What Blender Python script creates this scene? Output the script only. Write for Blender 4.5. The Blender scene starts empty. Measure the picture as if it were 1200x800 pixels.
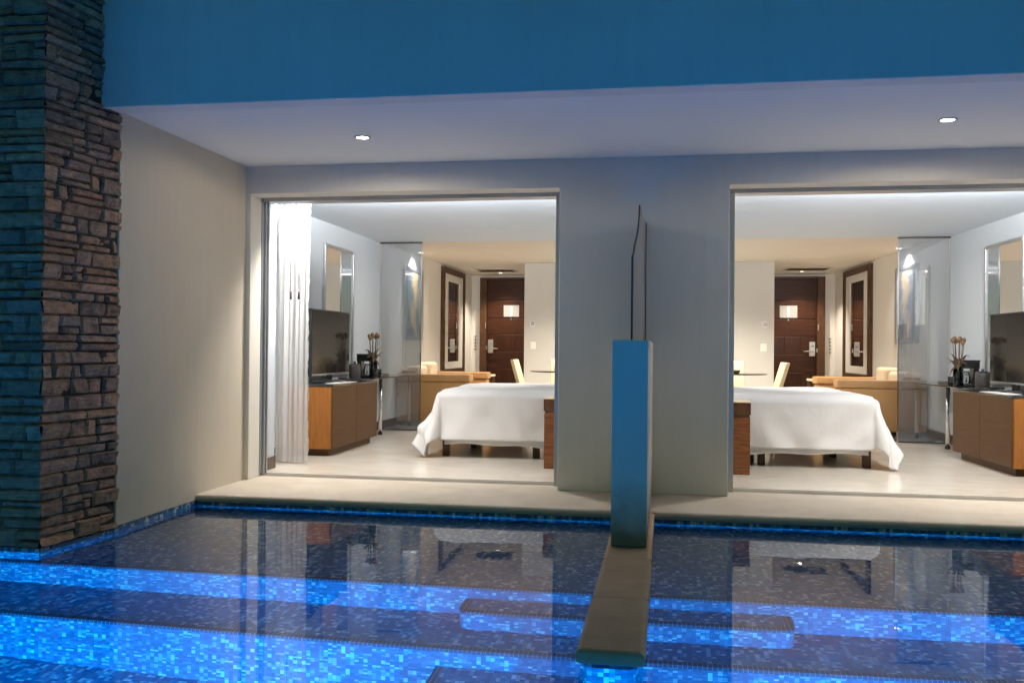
import bpy, bmesh, math, random
from mathutils import Vector, Matrix, noise
R = math.radians
PI = math.pi
scene = bpy.context.scene
COL = scene.collection
random.seed(7)

# ------------------------------------------------------------------ layout (metres, z = 0 is the room floor)
XC = -0.168            # middle of the pier between the two rooms
XL = -3.29             # terrace side wall
XR = 2 * XC - XL
YF = 6.84              # outer face of the facade
ZWAT = -0.085
ZSOF = 2.48
XW = -3.62             # side wall of the left room
XS = -0.268            # shared wall face in the left room
YB = 11.37             # line where the ceiling steps and the glass screen stands
YG = 14.65             # grey wall
YD = 17.0              # entrance door wall
ZC1, ZC2 = 2.40, 2.43

# ------------------------------------------------------------------ materials
MATS = {}
class N:
    def __init__(s, name):
        s.m = bpy.data.materials.new(name); s.m.use_nodes = True
        s.t = s.m.node_tree; s.n = s.t.nodes; s.b = s.n['Principled BSDF']; s.out = s.n['Material Output']
        MATS[name] = s.m
    def add(s, typ, **kw):
        nd = s.n.new(typ)
        for k, v in kw.items(): setattr(nd, k, v)
        return nd
    def link(s, a, b): s.t.links.new(a, b)
    def set(s, **kw):
        for k, v in kw.items():
            s.b.inputs[k.replace('_', ' ')].default_value = v
    def coord(s, kind='Object', scale=(1, 1, 1)):
        tc = s.add('ShaderNodeTexCoord'); mp = s.add('ShaderNodeMapping')
        mp.inputs['Scale'].default_value = scale
        s.link(tc.outputs[kind], mp.inputs['Vector']); return mp.outputs['Vector']
    def noise(s, vec, scale, detail=4, rough=.55, dist=0):
        nd = s.add('ShaderNodeTexNoise'); nd.inputs['Scale'].default_value = scale
        nd.inputs['Detail'].default_value = detail; nd.inputs['Roughness'].default_value = rough
        nd.inputs['Distortion'].default_value = dist
        s.link(vec, nd.inputs['Vector']); return nd.outputs['Fac']
    def ramp(s, fac, stops, interp='LINEAR'):
        nd = s.add('ShaderNodeValToRGB'); cr = nd.color_ramp; cr.interpolation = interp
        while len(cr.elements) > 1: cr.elements.remove(cr.elements[-1])
        cr.elements[0].position = stops[0][0]; cr.elements[0].color = (*stops[0][1], 1)
        for p, c in stops[1:]:
            e = cr.elements.new(p); e.color = (*c, 1)
        s.link(fac, nd.inputs['Fac']); return nd.outputs['Color']
    def math(s, op, a, b=None, c=None):
        nd = s.add('ShaderNodeMath', operation=op)
        for i, v in enumerate((a, b, c)):
            if v is None: continue
            if isinstance(v, (int, float)): nd.inputs[i].default_value = v
            else: s.link(v, nd.inputs[i])
        return nd.outputs[0]
    def mix(s, fac, a, b, blend='MIX'):
        nd = s.add('ShaderNodeMix', data_type='RGBA', blend_type=blend)
        for i, v in ((0, fac), (6, a), (7, b)):
            if isinstance(v, (int, float)): nd.inputs[i].default_value = v
            elif isinstance(v, tuple): nd.inputs[i].default_value = (*v, 1)
            else: s.link(v, nd.inputs[i])
        return nd.outputs[2]
    def bump(s, h, strength=.2, dist=.01):
        nd = s.add('ShaderNodeBump'); nd.inputs['Strength'].default_value = strength
        nd.inputs['Distance'].default_value = dist
        s.link(h, nd.inputs['Height']); s.link(nd.outputs['Normal'], s.b.inputs['Normal'])
    def color(s, c): s.link(c, s.b.inputs['Base Color'])

def plain(name, c, rough=.5, metal=0, **kw):
    k = N(name); k.set(Base_Color=(*c, 1), Roughness=rough, Metallic=metal, **kw); return k.m
def mottled(name, c, rough=.6, amt=.06, scale=2.5, bump=.08, bscale=180, trowel=0):
    k = N(name); v = k.coord()
    f = k.noise(v, scale, 6)
    lo = tuple(x * (1 - amt) for x in c); hi = tuple(min(1, x * (1 + amt)) for x in c)
    k.color(k.ramp(f, [(.3, lo), (.7, hi)])); k.set(Roughness=rough)
    if trowel:
        tw = k.noise(k.coord(scale=(1, 1, 1.4)), 5.5, 5, .6, .8)
        k.bump(k.math('ADD', k.math('MULTIPLY', k.noise(v, bscale, 3), .12), tw), trowel, .02)
        run = k.noise(k.coord(scale=(6, 6, .35)), 2.2, 5, .62)
        base = k.b.inputs['Base Color'].links[0].from_socket
        k.color(k.mix(1, base, k.ramp(run, [(.30, (.968, .965, .96)), (.52, (1, 1, 1))]), 'MULTIPLY'))
        return k.m
    k.bump(k.noise(v, bscale, 3), bump, .003); return k.m
def wood(name, dark, light, scale=(1, 1, 1), rough=.35, ring=9):
    k = N(name); v = k.coord(scale=scale)
    a = k.noise(v, ring, 6, .6, .8); b = k.noise(v, ring * 5, 3, .6)
    f = k.math('ADD', k.math('MULTIPLY', a, .75), k.math('MULTIPLY', b, .25))
    mid = tuple((x + y) / 2 for x, y in zip(dark, light))
    k.color(k.ramp(f, [(.36, dark), (.5, mid), (.64, light)])); k.set(Roughness=rough, Specular_IOR_Level=.18)
    k.bump(b, .05, .002); return k.m

mottled('facade_paint', (.78, .735, .64), .75, .04, 1.3, .12, 150, .10)
mottled('fascia_paint', (.80, .81, .79), .7, .07, .8, .1, 150, .12)
mottled('soffit_paint', (.86, .885, .88), .7, .02, 1.1, .05, 150)
mottled('terrace_wall_paint', (.62, .545, .43), .75, .04, 1.5, .12, 140, .10)
mottled('room_white_paint', (.53, .57, .60), .6, .015, 1.2, .04, 160)
mottled('room_cream_paint', (.74, .705, .64), .6, .015, 1.2, .04, 160)
mottled('room_grey_paint', (.50, .49, .45), .6, .02, 1.2, .04, 160)
mottled('ceiling_paint', (.68, .755, .83), .7, .01, 1.2, .03, 160)
wood('door_walnut', (.019, .0058, .0019), (.064, .020, .0062), (1.2, 1, 14), .4, 5)
wood('door_walnut_vertical', (.019, .0058, .0019), (.062, .0195, .006), (14, 1, 1.2), .32, 5)
wood('cabinet_dark_veneer', (.058, .025, .0075), (.095, .042, .012), (1, 1.1, 16), .45, 5)
wood('cabinet_orange_veneer', (.20, .075, .016), (.30, .115, .026), (12, 12, 1.1), .33, 4)
wood('nightstand_wood', (.10, .035, .014), (.27, .105, .036), (1.2, 4, 10), .35, 4)
wood('frame_walnut', (.05, .022, .011), (.12, .055, .025), (8, 2, 2), .35, 5)
wood('leg_wood', (.05, .024, .014), (.10, .05, .028), (9, 9, 1), .45, 5)
mottled('skirting_wood', (.085, .045, .026), .4, .25, 6, .05, 90)
k = N('cover_linen'); v = k.coord(); k.set(Base_Color=(.75, .725, .70, 1), Roughness=.85)
a = k.noise(k.coord(scale=(1.6, 1.0, .8)), 3.2, 4, .55, 1.6); b_ = k.noise(v, 240, 2)
k.bump(k.math('ADD', a, k.math('MULTIPLY', b_, .02)), .13, .06)
plain('chrome', (.75, .76, .78), .12, 1)
plain('satin_nickel', (.62, .59, .54), .28, 1)
plain('track_metal', (.62, .57, .50), .35)
plain('card', (.30, .285, .265), .7)
plain('alu_frame', (.50, .51, .52), .38, .85)
plain('black_plastic', (.012, .012, .013), .3)
plain('dark_plastic', (.035, .03, .028), .4)
plain('tv_screen', (.022, .019, .016), .10, 0, Specular_IOR_Level=.22, IOR=1.22)
plain('white_plastic', (.75, .72, .66), .4)
plain('grey_display', (.28, .29, .29), .25)
plain('mirror_glass', (.86, .87, .87), .015, 1)
plain('paper', (.82, .80, .76), .7)
plain('dark_glass_top', (.03, .027, .025), .06)
plain('black_rubber', (.015, .015, .015), .6)
plain('pendant_shade', (.70, .66, .58), .5)
mottled('tan_leather', (.38, .21, .08), .5, .05, 5, .1, 220)
mottled('cream_cushion', (.72, .60, .42), .8, .04, 6, .12, 260)
mottled('beige_chair_fabric', (.56, .43, .27), .8, .04, 6, .15, 300)
mottled('white_linen', (.84, .82, .80), .85, .015, 4, .12, 420)
mottled('bed_base_fabric', (.70, .68, .66), .85, .02, 5, .1, 320)
mottled('dark_rug', (.022, .018, .017), .9, .3, 30, .5, 200)
mottled('dried_brown', (.10, .062, .034), .8, .3, 25, .2, 120)
mottled('dried_tan', (.17, .095, .042), .75, .25, 40, .2, 160)
mottled('pool_deck_stone', (.36, .32, .27), .7, .12, .7, .2, 60)

def lamp_face(name, c, s):
    k = N(name); k.set(Base_Color=(.8, .8, .8, 1), Emission_Color=(*c, 1), Emission_Strength=s); return k.m
lamp_face('lamp_lens', (1, .93, .82), 60)
lamp_face('fill_strip_lens', (1, .95, .88), 6)
lamp_face('room_lamp_lens', (1, .88, .70), 14)
lamp_face('pool_lamp_lens', (.05, .40, 1), 2)

# polished cream marble with faint streaks
k = N('marble_floor'); v = k.coord(scale=(.9, 1.3, 1))
a = k.noise(v, 2.2, 8, .62, 1.1); b = k.noise(k.coord(scale=(1, 2.2, 1)), 5, 6, .62, 1.5)
f = k.math('ADD', k.math('MULTIPLY', a, .7), k.math('MULTIPLY', b, .3))
base = k.ramp(f, [(.35, (.62, .55, .45)), (.52, (.69, .625, .53)), (.68, (.74, .685, .60))])
br = k.add('ShaderNodeTexBrick'); br.offset = 0; br.squash = 1
for nm, val in (('Scale', 1), ('Mortar Size', .0022), ('Brick Width', .6), ('Row Height', .6), ('Mortar Smooth', .3)):
    br.inputs[nm].default_value = val
k.link(k.coord(), br.inputs['Vector'])
k.color(k.mix(k.math('MULTIPLY', br.outputs['Fac'], .35), base, (.42, .36, .29)))
k.set(Roughness=.17); k.b.inputs['Specular IOR Level'].default_value = .5
# warm porous coping stone
def coping_mat(name, lo, mid, hi):
    k = N(name); v = k.coord()
    a = k.noise(v, 3.2, 8, .65, .4)
    c = k.ramp(a, [(.3, lo), (.5, mid), (.7, hi)])
    vo = k.add('ShaderNodeTexVoronoi', feature='F1'); vo.inputs['Scale'].default_value = 34; k.link(v, vo.inputs['Vector'])
    n2 = k.noise(v, 9, 3)
    pit = k.math('LESS_THAN', k.math('ADD', vo.outputs['Distance'], k.math('MULTIPLY', n2, .5)), .34)
    c = k.mix(k.math('MULTIPLY', pit, .8), c, (.07, .05, .035))
    fine = k.noise(v, 160, 4)
    c = k.mix(.25, c, k.ramp(fine, [(.3, lo), (.7, hi)]))
    k.color(c); k.set(Roughness=.62); k.bump(k.math('SUBTRACT', fine, pit), .25, .004); return k.m
coping_mat('coping_stone', (.42, .34, .25), (.52, .44, .34), (.58, .51, .41))
coping_mat('slab_stone', (.37, .225, .12), (.46, .29, .16), (.52, .34, .20))

# glass mosaic: little tiles of mixed blues, some two high
def mosaic(name, size=.021, trim=False):
    k = N(name); tc = k.add('ShaderNodeTexCoord')
    sc = k.add('ShaderNodeVectorMath', operation='SCALE'); sc.inputs['Scale'].default_value = 1 / size
    k.link(tc.outputs['UV'], sc.inputs[0])
    def cells(mult):
        mu = k.add('ShaderNodeVectorMath', operation='MULTIPLY'); mu.inputs[1].default_value = mult
        k.link(sc.outputs[0], mu.inputs[0])
        fl = k.add('ShaderNodeVectorMath', operation='FLOOR'); k.link(mu.outputs[0], fl.inputs[0])
        wn = k.add('ShaderNodeTexWhiteNoise', noise_dimensions='2D'); k.link(fl.outputs[0], wn.inputs['Vector'])
        sp = k.add('ShaderNodeSeparateColor'); k.link(wn.outputs['Color'], sp.inputs[0])
        return sp.outputs
    one = cells((1, 1, 0)); two = cells((1, .5, 0)); three = cells((.5, 1, 0))
    pick = k.math('GREATER_THAN', two[1], .45); pick3 = k.math('GREATER_THAN', three[1], .86)
    val = k.add('ShaderNodeMix', data_type='FLOAT'); k.link(pick, val.inputs[0]); k.link(one[0], val.inputs[2]); k.link(two[0], val.inputs[3])
    val2 = k.add('ShaderNodeMix', data_type='FLOAT'); k.link(pick3, val2.inputs[0]); k.link(val.outputs[0], val2.inputs[2]); k.link(three[0], val2.inputs[3])
    v = val2.outputs[0]
    if trim:
        c = k.ramp(v, [(0, (.015, .040, .085)), (.5, (.020, .05, .10)), (.85, (.03, .065, .12))], 'CONSTANT')
    else:
        c = k.ramp(v, [(0, (.040, .115, .23)), (.30, (.06, .165, .30)), (.58, (.092, .225, .37)), (.74, (.16, .31, .43)), (.80, (.31, .43, .51)), (.92, (.56, .64, .64))], 'CONSTANT')
    fr = k.add('ShaderNodeVectorMath', operation='FRACTION'); k.link(sc.outputs[0], fr.inputs[0])
    sx = k.add('ShaderNodeSeparateXYZ'); k.link(fr.outputs[0], sx.inputs[0])
    du = k.math('ABSOLUTE', k.math('SUBTRACT', sx.outputs[0], .5)); dv = k.math('ABSOLUTE', k.math('SUBTRACT', sx.outputs[1], .5))
    g = k.math('GREATER_THAN', du if trim else k.math('MAXIMUM', du, dv), .445 if trim else .462)
    k.color(k.mix(k.math('MULTIPLY', g, .9), c, (.30, .42, .46) if trim else (.06, .12, .17)))
    k.set(Roughness=.22)
    hgt = k.math('SUBTRACT', 1, g); k.bump(hgt, .25, .001); return k.m
mosaic('pool_mosaic'); mosaic('pool_trim_tile', .021, True)

# still pool water: a true refracting surface
k = N('water'); k.set(Base_Color=(.94, .985, 1, 1), Roughness=0, IOR=1.33, Transmission_Weight=1)
v = k.coord(scale=(1, 1.4, 1)); k.bump(k.noise(v, 1.6, 2, .5, .3),   .018, .05)

# stacked ledge stone: tint of each stone from the mesh, grain from noise
k = N('ledge_stone'); v = k.coord()
at = k.add('ShaderNodeAttribute', attribute_name='tint')
a = k.noise(v, 14, 8, .7, .6); b = k.noise(v, 70, 5, .65); lay = k.noise(k.coord(scale=(3, 3, 30)), 4, 6, .65)
c = k.mix(1, at.outputs['Color'], k.ramp(a, [(.3, (.45, .45, .45)), (.5, (1, .97, .93)), (.72, (1.5, 1.36, 1.15))]), 'MULTIPLY')
c = k.mix(1, c, k.ramp(lay, [(.32, (.62, .62, .64)), (.6, (1.15, 1.12, 1.06))]), 'MULTIPLY')
k.color(c); k.set(Roughness=.72)
k.bump(k.math('ADD', k.math('MULTIPLY', a, 1.2), k.math('ADD', k.math('MULTIPLY', b, .35), lay)), .5, .010)

# thin sheer curtain
k = N('sheer_curtain'); k.n.remove(k.b)
di = k.add('ShaderNodeBsdfDiffuse'); di.inputs[0].default_value = (.94, .93, .91, 1)
tr = k.add('ShaderNodeBsdfTranslucent'); tr.inputs[0].default_value = (.94, .93, .91, 1)
tp = k.add('ShaderNodeBsdfTransparent')
m1 = k.add('ShaderNodeMixShader'); m1.inputs[0].default_value = .55; k.link(di.outputs[0], m1.inputs[1]); k.link(tr.outputs[0], m1.inputs[2])
m2 = k.add('ShaderNodeMixShader'); m2.inputs[0].default_value = .22; k.link(m1.outputs[0], m2.inputs[1]); k.link(tp.outputs[0], m2.inputs[2])
k.link(m2.outputs[0], k.out.inputs[0])
# thin glass sheets
def thin_glass(name, tint, ior=1.5, boost=1.0, diff=0, dcol=(.6, .6, .6)):
    k = N(name); k.n.remove(k.b)
    tp = k.add('ShaderNodeBsdfTransparent'); tp.inputs[0].default_value = (*tint, 1)
    gl = k.add('ShaderNodeBsdfGlossy'); gl.inputs['Roughness'].default_value = .0
    fr = k.add('ShaderNodeFresnel'); fr.inputs[0].default_value = ior
    mx = k.add('ShaderNodeMixShader'); k.link(k.math('MULTIPLY', fr.outputs[0], boost), mx.inputs[0])
    k.link(tp.outputs[0], mx.inputs[1]); k.link(gl.outputs[0], mx.inputs[2]); o = mx.outputs[0]
    if diff:
        d = k.add('ShaderNodeBsdfDiffuse'); d.inputs[0].default_value = (*dcol, 1)
        m2 = k.add('ShaderNodeMixShader'); m2.inputs[0].default_value = diff; k.link(o, m2.inputs[1]); k.link(d.outputs[0], m2.inputs[2]); o = m2.outputs[0]
    k.link(o, k.out.inputs[0]); return k.m
thin_glass('screen_glass', (.76, .81, .86), 1.5, 5.0, .12, (.50, .56, .62))
thin_glass('clear_glass', (.88, .92, .90), 1.5, 1.3)
thin_glass('vase_glass', (.80, .80, .78), 1.45, 1.5)
thin_glass('frosted_glass', (.72, .76, .80), 1.45, 1, .72, (.40, .41, .42))

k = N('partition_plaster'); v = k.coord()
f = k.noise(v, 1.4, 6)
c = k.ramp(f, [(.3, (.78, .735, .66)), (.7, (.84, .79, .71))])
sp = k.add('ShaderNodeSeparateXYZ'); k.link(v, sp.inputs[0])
foot_shade = k.math('ADD', sp.outputs[2], k.math('MULTIPLY', k.math('SUBTRACT', k.noise(v, 7, 6, .65), .5), .34))
c = k.mix(k.ramp(foot_shade, [(.02, (1, 1, 1)), (.10, (.72, .72, .72)), (.26, (.25, .25, .25)), (.36, (0, 0, 0))]), c, (.25, .19, .14))  # foot painted darker and browner, standing in for the pool glow fading downwards
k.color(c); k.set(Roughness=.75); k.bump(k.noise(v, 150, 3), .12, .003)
# small abstract painting: slate ground, a pale flame and a tan band
k = N('abstract_canvas'); tc = k.add('ShaderNodeTexCoord'); v = tc.outputs['UV']
sx = k.add('ShaderNodeSeparateXYZ'); k.link(v, sx.inputs[0])
n1 = k.noise(v, 3.0, 5, .6, .6); n2 = k.noise(v, 9, 5, .6, 1)
ctr = k.math('ADD', -12.95, k.math('MULTIPLY', k.math('SUBTRACT', n1, .5), 1.1))
d = k.math('ABSOLUTE', k.math('SUBTRACT', sx.outputs[0], ctr))
c = k.ramp(n2, [(.3, (.10, .13, .17)), (.55, (.19, .215, .24)), (.75, (.30, .30, .29))])
c = k.mix(k.math('SUBTRACT', 1, k.math('SMOOTH_MIN', k.math('MULTIPLY', d, 5), 1, .2)), c, (.70, .44, .20))
k.color(c); k.set(Roughness=.6); k.bump(n2, .2, .003)

# ------------------------------------------------------------------ mesh helpers
SIDE = 1               # 1 builds as laid out (left room), -1 mirrors about XC (right room)
def mx(x, y=0):
    if SIDE == 1: return x
    x = 2 * XC - x
    if y > 7.03 and x > .6:      # the right room's walls splay slightly against the left room's
        q = min(1, (x - .6) / .6); q = q * q * (3 - 2 * q)
        x += q * (-.052 * (y - 10.4) + .045 * (x - 2.8))
    return x
class MB:
    def __init__(s): s.v = []; s.f = []; s.mi = []; s.cur = 0; s.tint = None; s.ft = []; s.sm = []; s.smooth = False
    def add(s, vs, fs):
        o = len(s.v); s.v += [tuple(p) for p in vs]
        for f in fs:
            s.f.append(tuple(i + o for i in f)); s.mi.append(s.cur); s.ft.append(s.tint); s.sm.append(s.smooth)
        return s
    def box(s, x0, x1, y0, y1, z0, z1):
        x0, x1 = sorted((x0, x1)); y0, y1 = sorted((y0, y1)); z0, z1 = sorted((z0, z1))
        return s.add([(x0, y0, z0), (x1, y0, z0), (x1, y1, z0), (x0, y1, z0), (x0, y0, z1), (x1, y0, z1), (x1, y1, z1), (x0, y1, z1)],
                     [(0, 3, 2, 1), (4, 5, 6, 7), (0, 1, 5, 4), (1, 2, 6, 5), (2, 3, 7, 6), (3, 0, 4, 7)])
    def prism(s, pts, a, b, axis):
        """closed outline pts in the other two axes, pushed along axis from a to b"""
        n = len(pts)
        def P(p, t):
            return {'x': (t, p[0], p[1]), 'y': (p[0], t, p[1]), 'z': (p[0], p[1], t)}[axis]
        vs = [P(p, a) for p in pts] + [P(p, b) for p in pts]
        fs = [tuple(range(n))[::-1], tuple(range(n, 2 * n))] + [(i, (i + 1) % n, n + (i + 1) % n, n + i) for i in range(n)]
        return s.add(vs, fs)
    def lathe(s, prof, c, seg=24, cap=True):
        sm = s.smooth; s.smooth = True
        vs = []; fs = []
        for r, z in prof:
            for i in range(seg):
                t = 2 * PI * i / seg; vs.append((c[0] + r * math.cos(t), c[1] + r * math.sin(t), c[2] + z))
        for j in range(len(prof) - 1):
            for i in range(seg):
                fs.append((j * seg + i, j * seg + (i + 1) % seg, (j + 1) * seg + (i + 1) % seg, (j + 1) * seg + i))
        s.add(vs, fs)
        o = len(s.v) - len(vs)
        if cap:
            s.smooth = False
            s.f += [tuple(o + i for i in range(seg))[::-1], tuple(o + (len(prof) - 1) * seg + i for i in range(seg))]
            s.mi += [s.cur] * 2; s.ft += [s.tint] * 2; s.sm += [False] * 2
        s.smooth = sm; return s
    def tube(s, pts, r, seg=8, cap=True):
        sm = s.smooth; s.smooth = True
        pts = [Vector(p) for p in pts]; n = len(pts); rs = r if isinstance(r, (list, tuple)) else [r] * n
        t0 = (pts[1] - pts[0]).normalized(); up = Vector((0, 0, 1)) if abs(t0.z) < .9 else Vector((1, 0, 0))
        nrm = (up - t0 * up.dot(t0)).normalized(); vs = []; fs = []
        for i in range(n):
            t = (pts[min(i + 1, n - 1)] - pts[max(i - 1, 0)]).normalized()
            nrm = (nrm - t * nrm.dot(t)).normalized(); bn = t.cross(nrm)
            for k_ in range(seg):
                a = 2 * PI * k_ / seg; vs.append(pts[i] + (nrm * math.cos(a) + bn * math.sin(a)) * rs[i])
        for i in range(n - 1):
            for k_ in range(seg):
                fs.append((i * seg + k_, i * seg + (k_ + 1) % seg, (i + 1) * seg + (k_ + 1) % seg, (i + 1) * seg + k_))
        if cap: fs += [tuple(range(seg))[::-1], tuple((n - 1) * seg + i for i in range(seg))]
        s.add(vs, fs); s.smooth = sm; return s
    def ball(s, c, rx, ry, rz, seg=12, rings=8):
        prof = [(max(1e-4, math.sin(PI * i / rings)), -math.cos(PI * i / rings)) for i in range(rings + 1)]
        sm = s.smooth; s.smooth = True; vs = []; fs = []
        for r, z in prof:
            for i in range(seg):
                t = 2 * PI * i / seg; vs.append((c[0] + rx * r * math.cos(t), c[1] + ry * r * math.sin(t), c[2] + rz * z))
        for j in range(rings):
            for i in range(seg): fs.append((j * seg + i, j * seg + (i + 1) % seg, (j + 1) * seg + (i + 1) % seg, (j + 1) * seg + i))
        s.add(vs, fs); s.smooth = sm; return s
    def grid(s, fn, nu, nv, closed=False):
        sm = s.smooth; s.smooth = True
        vs = [fn(i / nu, j / nv) for j in range(nv + 1) for i in range(nu + 1)]
        fs = [(j * (nu + 1) + i, j * (nu + 1) + i + 1, (j + 1) * (nu + 1) + i + 1, (j + 1) * (nu + 1) + i) for j in range(nv) for i in range(nu)]
        s.add(vs, fs); s.smooth = sm; return s
    def build(s, name, mats, parent=None, bevel=0, seg=2, mirror=None, recalc=True, solid=0, sub=0):
        sd = SIDE if mirror is None else mirror
        vs = s.v if sd == 1 else [(mx(x, y), y, z) for x, y, z in s.v]
        fs = s.f if sd == 1 else [tuple(reversed(f)) for f in s.f]
        me = bpy.data.meshes.new(name); me.from_pydata(vs, [], fs); me.validate(verbose=False)
        if recalc:
            bm = bmesh.new(); bm.from_mesh(me); bmesh.ops.recalc_face_normals(bm, faces=bm.faces[:]); bm.to_mesh(me); bm.free()
        for m in (mats if isinstance(mats, (list, tuple)) else [mats]): me.materials.append(MATS[m])
        uv = me.uv_layers.new(name='UVMap')
        for p in me.polygons:
            n = p.normal; ax = max(range(3), key=lambda i: abs(n[i]))
            p.use_smooth = s.sm[p.index] if p.index < len(s.sm) else False
            if p.index < len(s.mi): p.material_index = s.mi[p.index]
            for li in p.loop_indices:
                c = me.vertices[me.loops[li].vertex_index].co
                uv.data[li].uv = (c.y, c.z) if ax == 0 else (c.x, c.z) if ax == 1 else (c.x, c.y)
        if any(t is not None for t in s.ft):
            at = me.color_attributes.new('tint', 'FLOAT_COLOR', 'CORNER')
            for p in me.polygons:
                for li in p.loop_indices: at.data[li].color = (*(s.ft[p.index] or (.1, .1, .1)), 1)
        o = bpy.data.objects.new(name, me); COL.objects.link(o)
        if parent is not None:
            o.parent = parent; o.matrix_parent_inverse = parent.matrix_world.inverted() if parent.type != 'EMPTY' else Matrix.Translation(-parent.location)
        if sub:
            md = o.modifiers.new('smooth', 'SUBSURF'); md.levels = md.render_levels = sub
        if solid:
            md = o.modifiers.new('thickness', 'SOLIDIFY'); md.thickness = solid; md.offset = 0
        if bevel:
            md = o.modifiers.new('soft_edges', 'BEVEL'); md.width = bevel; md.segments = seg; md.limit_method = 'ANGLE'; md.angle_limit = R(40)
            md.harden_normals = False
        return o

def tag(o, label=None, cat=None, group=None, kind=None):
    if label: o['label'] = label
    if cat: o['category'] = cat
    if group: o['group'] = group
    if kind: o['kind'] = kind
    return o
def thing(name, label, cat, loc, group=None):
    o = bpy.data.objects.new(name, None); COL.objects.link(o); o.empty_display_size = .1
    o.location = (mx(loc[0], loc[1]), loc[1], loc[2])
    return tag(o, label, cat, group)
def light(name, typ, loc, energy, color, size=.1, target=None, **kw):
    d = bpy.data.lights.new(name, typ); d.energy = energy; d.color = color
    if typ == 'AREA':
        d.shape = kw.pop('shape', 'DISK'); d.size = size
    else: d.shadow_soft_size = size
    for a, b in kw.items(): setattr(d, a, b)
    o = bpy.data.objects.new(name, d); COL.objects.link(o); o.location = (mx(loc[0], loc[1]), loc[1], loc[2])
    if target is not None:
        t = Vector((mx(target[0], target[1]), target[1], target[2])) - o.location
        o.rotation_euler = t.to_track_quat('-Z', 'Y').to_euler()
    return o

# ================================================================== setting: ground, pool, water
PX0, PX1, PY0 = -7.0, 7.0, .40
g = MB()
xs = [-150, PX0, PX1, 150]; ys = [-150, PY0, 6.12, 150]
vs = [(x, y, -.02) for y in ys for x in xs]
fs = [(j * 4 + i, j * 4 + i + 1, (j + 1) * 4 + i + 1, (j + 1) * 4 + i) for j in range(3) for i in range(3) if (i, j) != (1, 1)]
tag(g.add(vs, fs).build('ground', 'pool_deck_stone', recalc=False), kind='structure')

b = MB()
ZF = -1.3
b.add([(PX0, PY0, ZF), (PX1, PY0, ZF), (PX1, 4.05, ZF), (PX0, 4.05, ZF)], [(0, 1, 2, 3)])
b.add([(PX0, PY0, ZF), (PX0, PY0, -.02), (PX1, PY0, -.02), (PX1, PY0, ZF)], [(0, 1, 2, 3)])
for x in (PX0, PX1): b.add([(x, PY0, ZF), (x, 6.2, ZF), (x, 6.2, -.02), (x, PY0, -.02)], [(0, 1, 2, 3)])
tag(b.build('pool_basin', 'pool_mosaic', recalc=False), kind='structure')

Y1, Y2, YBEN, Y3 = 4.50, 4.02, 4.285, 3.72
Z1, Z2, ZBEN, Z3 = -.265, -.69, -.45, -.89
def rounded(x0, x1, y0, y1, r, n=5):
    pts = [(x1, y1), (x0, y1)]
    pts += [(x0 + r - r * math.cos(t), y0 + r - r * math.sin(t)) for t in [PI / 2 * i / n for i in range(n + 1)]]
    pts += [(x1 - r + r * math.sin(t), y0 + r - r * math.cos(t)) for t in [PI / 2 * i / n for i in range(n + 1)]]
    return pts
TR = .038                                    # height of the row of trim tiles along each edge
b = MB()
b.box(PX0, PX1, Y1, 6.135, ZF - .1, Z1 - TR)
b.box(PX0, PX1, Y2, Y1 + .05, ZF - .1, Z2 - TR)
b.prism(rounded(-.97, .59, YBEN, Y1 + .05, .07), ZF, ZBEN - TR, 'z')
b.prism(rounded(-1.0, .62, Y3, Y2 + .05, .07), ZF - .05, Z3 - TR, 'z')
# treads lie on the trim row, set back from the edge
b.box(PX0, PX1, Y1 + TR, 6.135, Z1 - TR + .001, Z1)
b.box(PX0, PX1, Y2 + TR, Y1 - .001, Z2 - TR + .001, Z2)
b.prism(rounded(-.97 + TR, .59 - TR, YBEN + TR, Y1 - .001, .05), ZBEN - TR + .001, ZBEN, 'z')
b.prism(rounded(-1.0 + TR, .62 - TR, Y3 + TR, Y2 - .001, .05), Z3 - TR + .001, Z3, 'z')
b.cur = 1
b.box(PX0, PX1, Y1 - .003, Y1 + TR - .0005, Z1 - TR, Z1 + .002)
b.box(PX0, PX1, Y2 - .003, Y2 + TR - .0005, Z2 - TR, Z2 + .002)
def trim_ring(x0, x1, y0, y1, z):
    o = rounded(x0 - .003, x1 + .003, y0 - .003, y1, .073); i = rounded(x0 + TR - .0005, x1 - TR + .0005, y0 + TR - .0005, y1, .05)
    n = len(o)
    vs = [(p[0], p[1], z + .002) for p in o] + [(p[0], p[1], z + .002) for p in i] + [(p[0], p[1], z - TR) for p in o]
    fs = []
    for q in range(1, n):
        a, c = q, (q + 1) % n
        fs += [(a, c, n + c, n + a), (2 * n + a, 2 * n + c, c, a)]
    b.add(vs, fs)
trim_ring(-.97, .59, YBEN, Y1 - .004, ZBEN)
trim_ring(-1.0, .62, Y3, Y2 - .004, Z3)
tag(b.build('pool_steps', ['pool_mosaic', 'pool_trim_tile']), kind='structure')

w = MB().add([(PX0, PY0, ZWAT), (PX1, PY0, ZWAT), (PX1, 6.14, ZWAT), (PX0, 6.14, ZWAT)], [(0, 1, 2, 3)])
tag(w.build('water', 'water', recalc=False), kind='structure')

# ================================================================== building shell
f = MB()
OZ = 2.262
xr = 2 * XC + 3.252
f.prism([(-6.0, -.1), (-3.252, -.1), (-3.252, OZ), (-.79, OZ), (-.79, 0), (.454, 0), (.454, OZ), (xr, OZ), (xr, -.1), (5.6, -.1), (5.6, 3.7), (-6.0, 3.7)], YF, 7.04, 'y')
tag(f.build('facade_wall', 'facade_paint', bevel=.006), 'pale plastered facade wall with two wide room openings and a pier between', 'wall')

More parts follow.
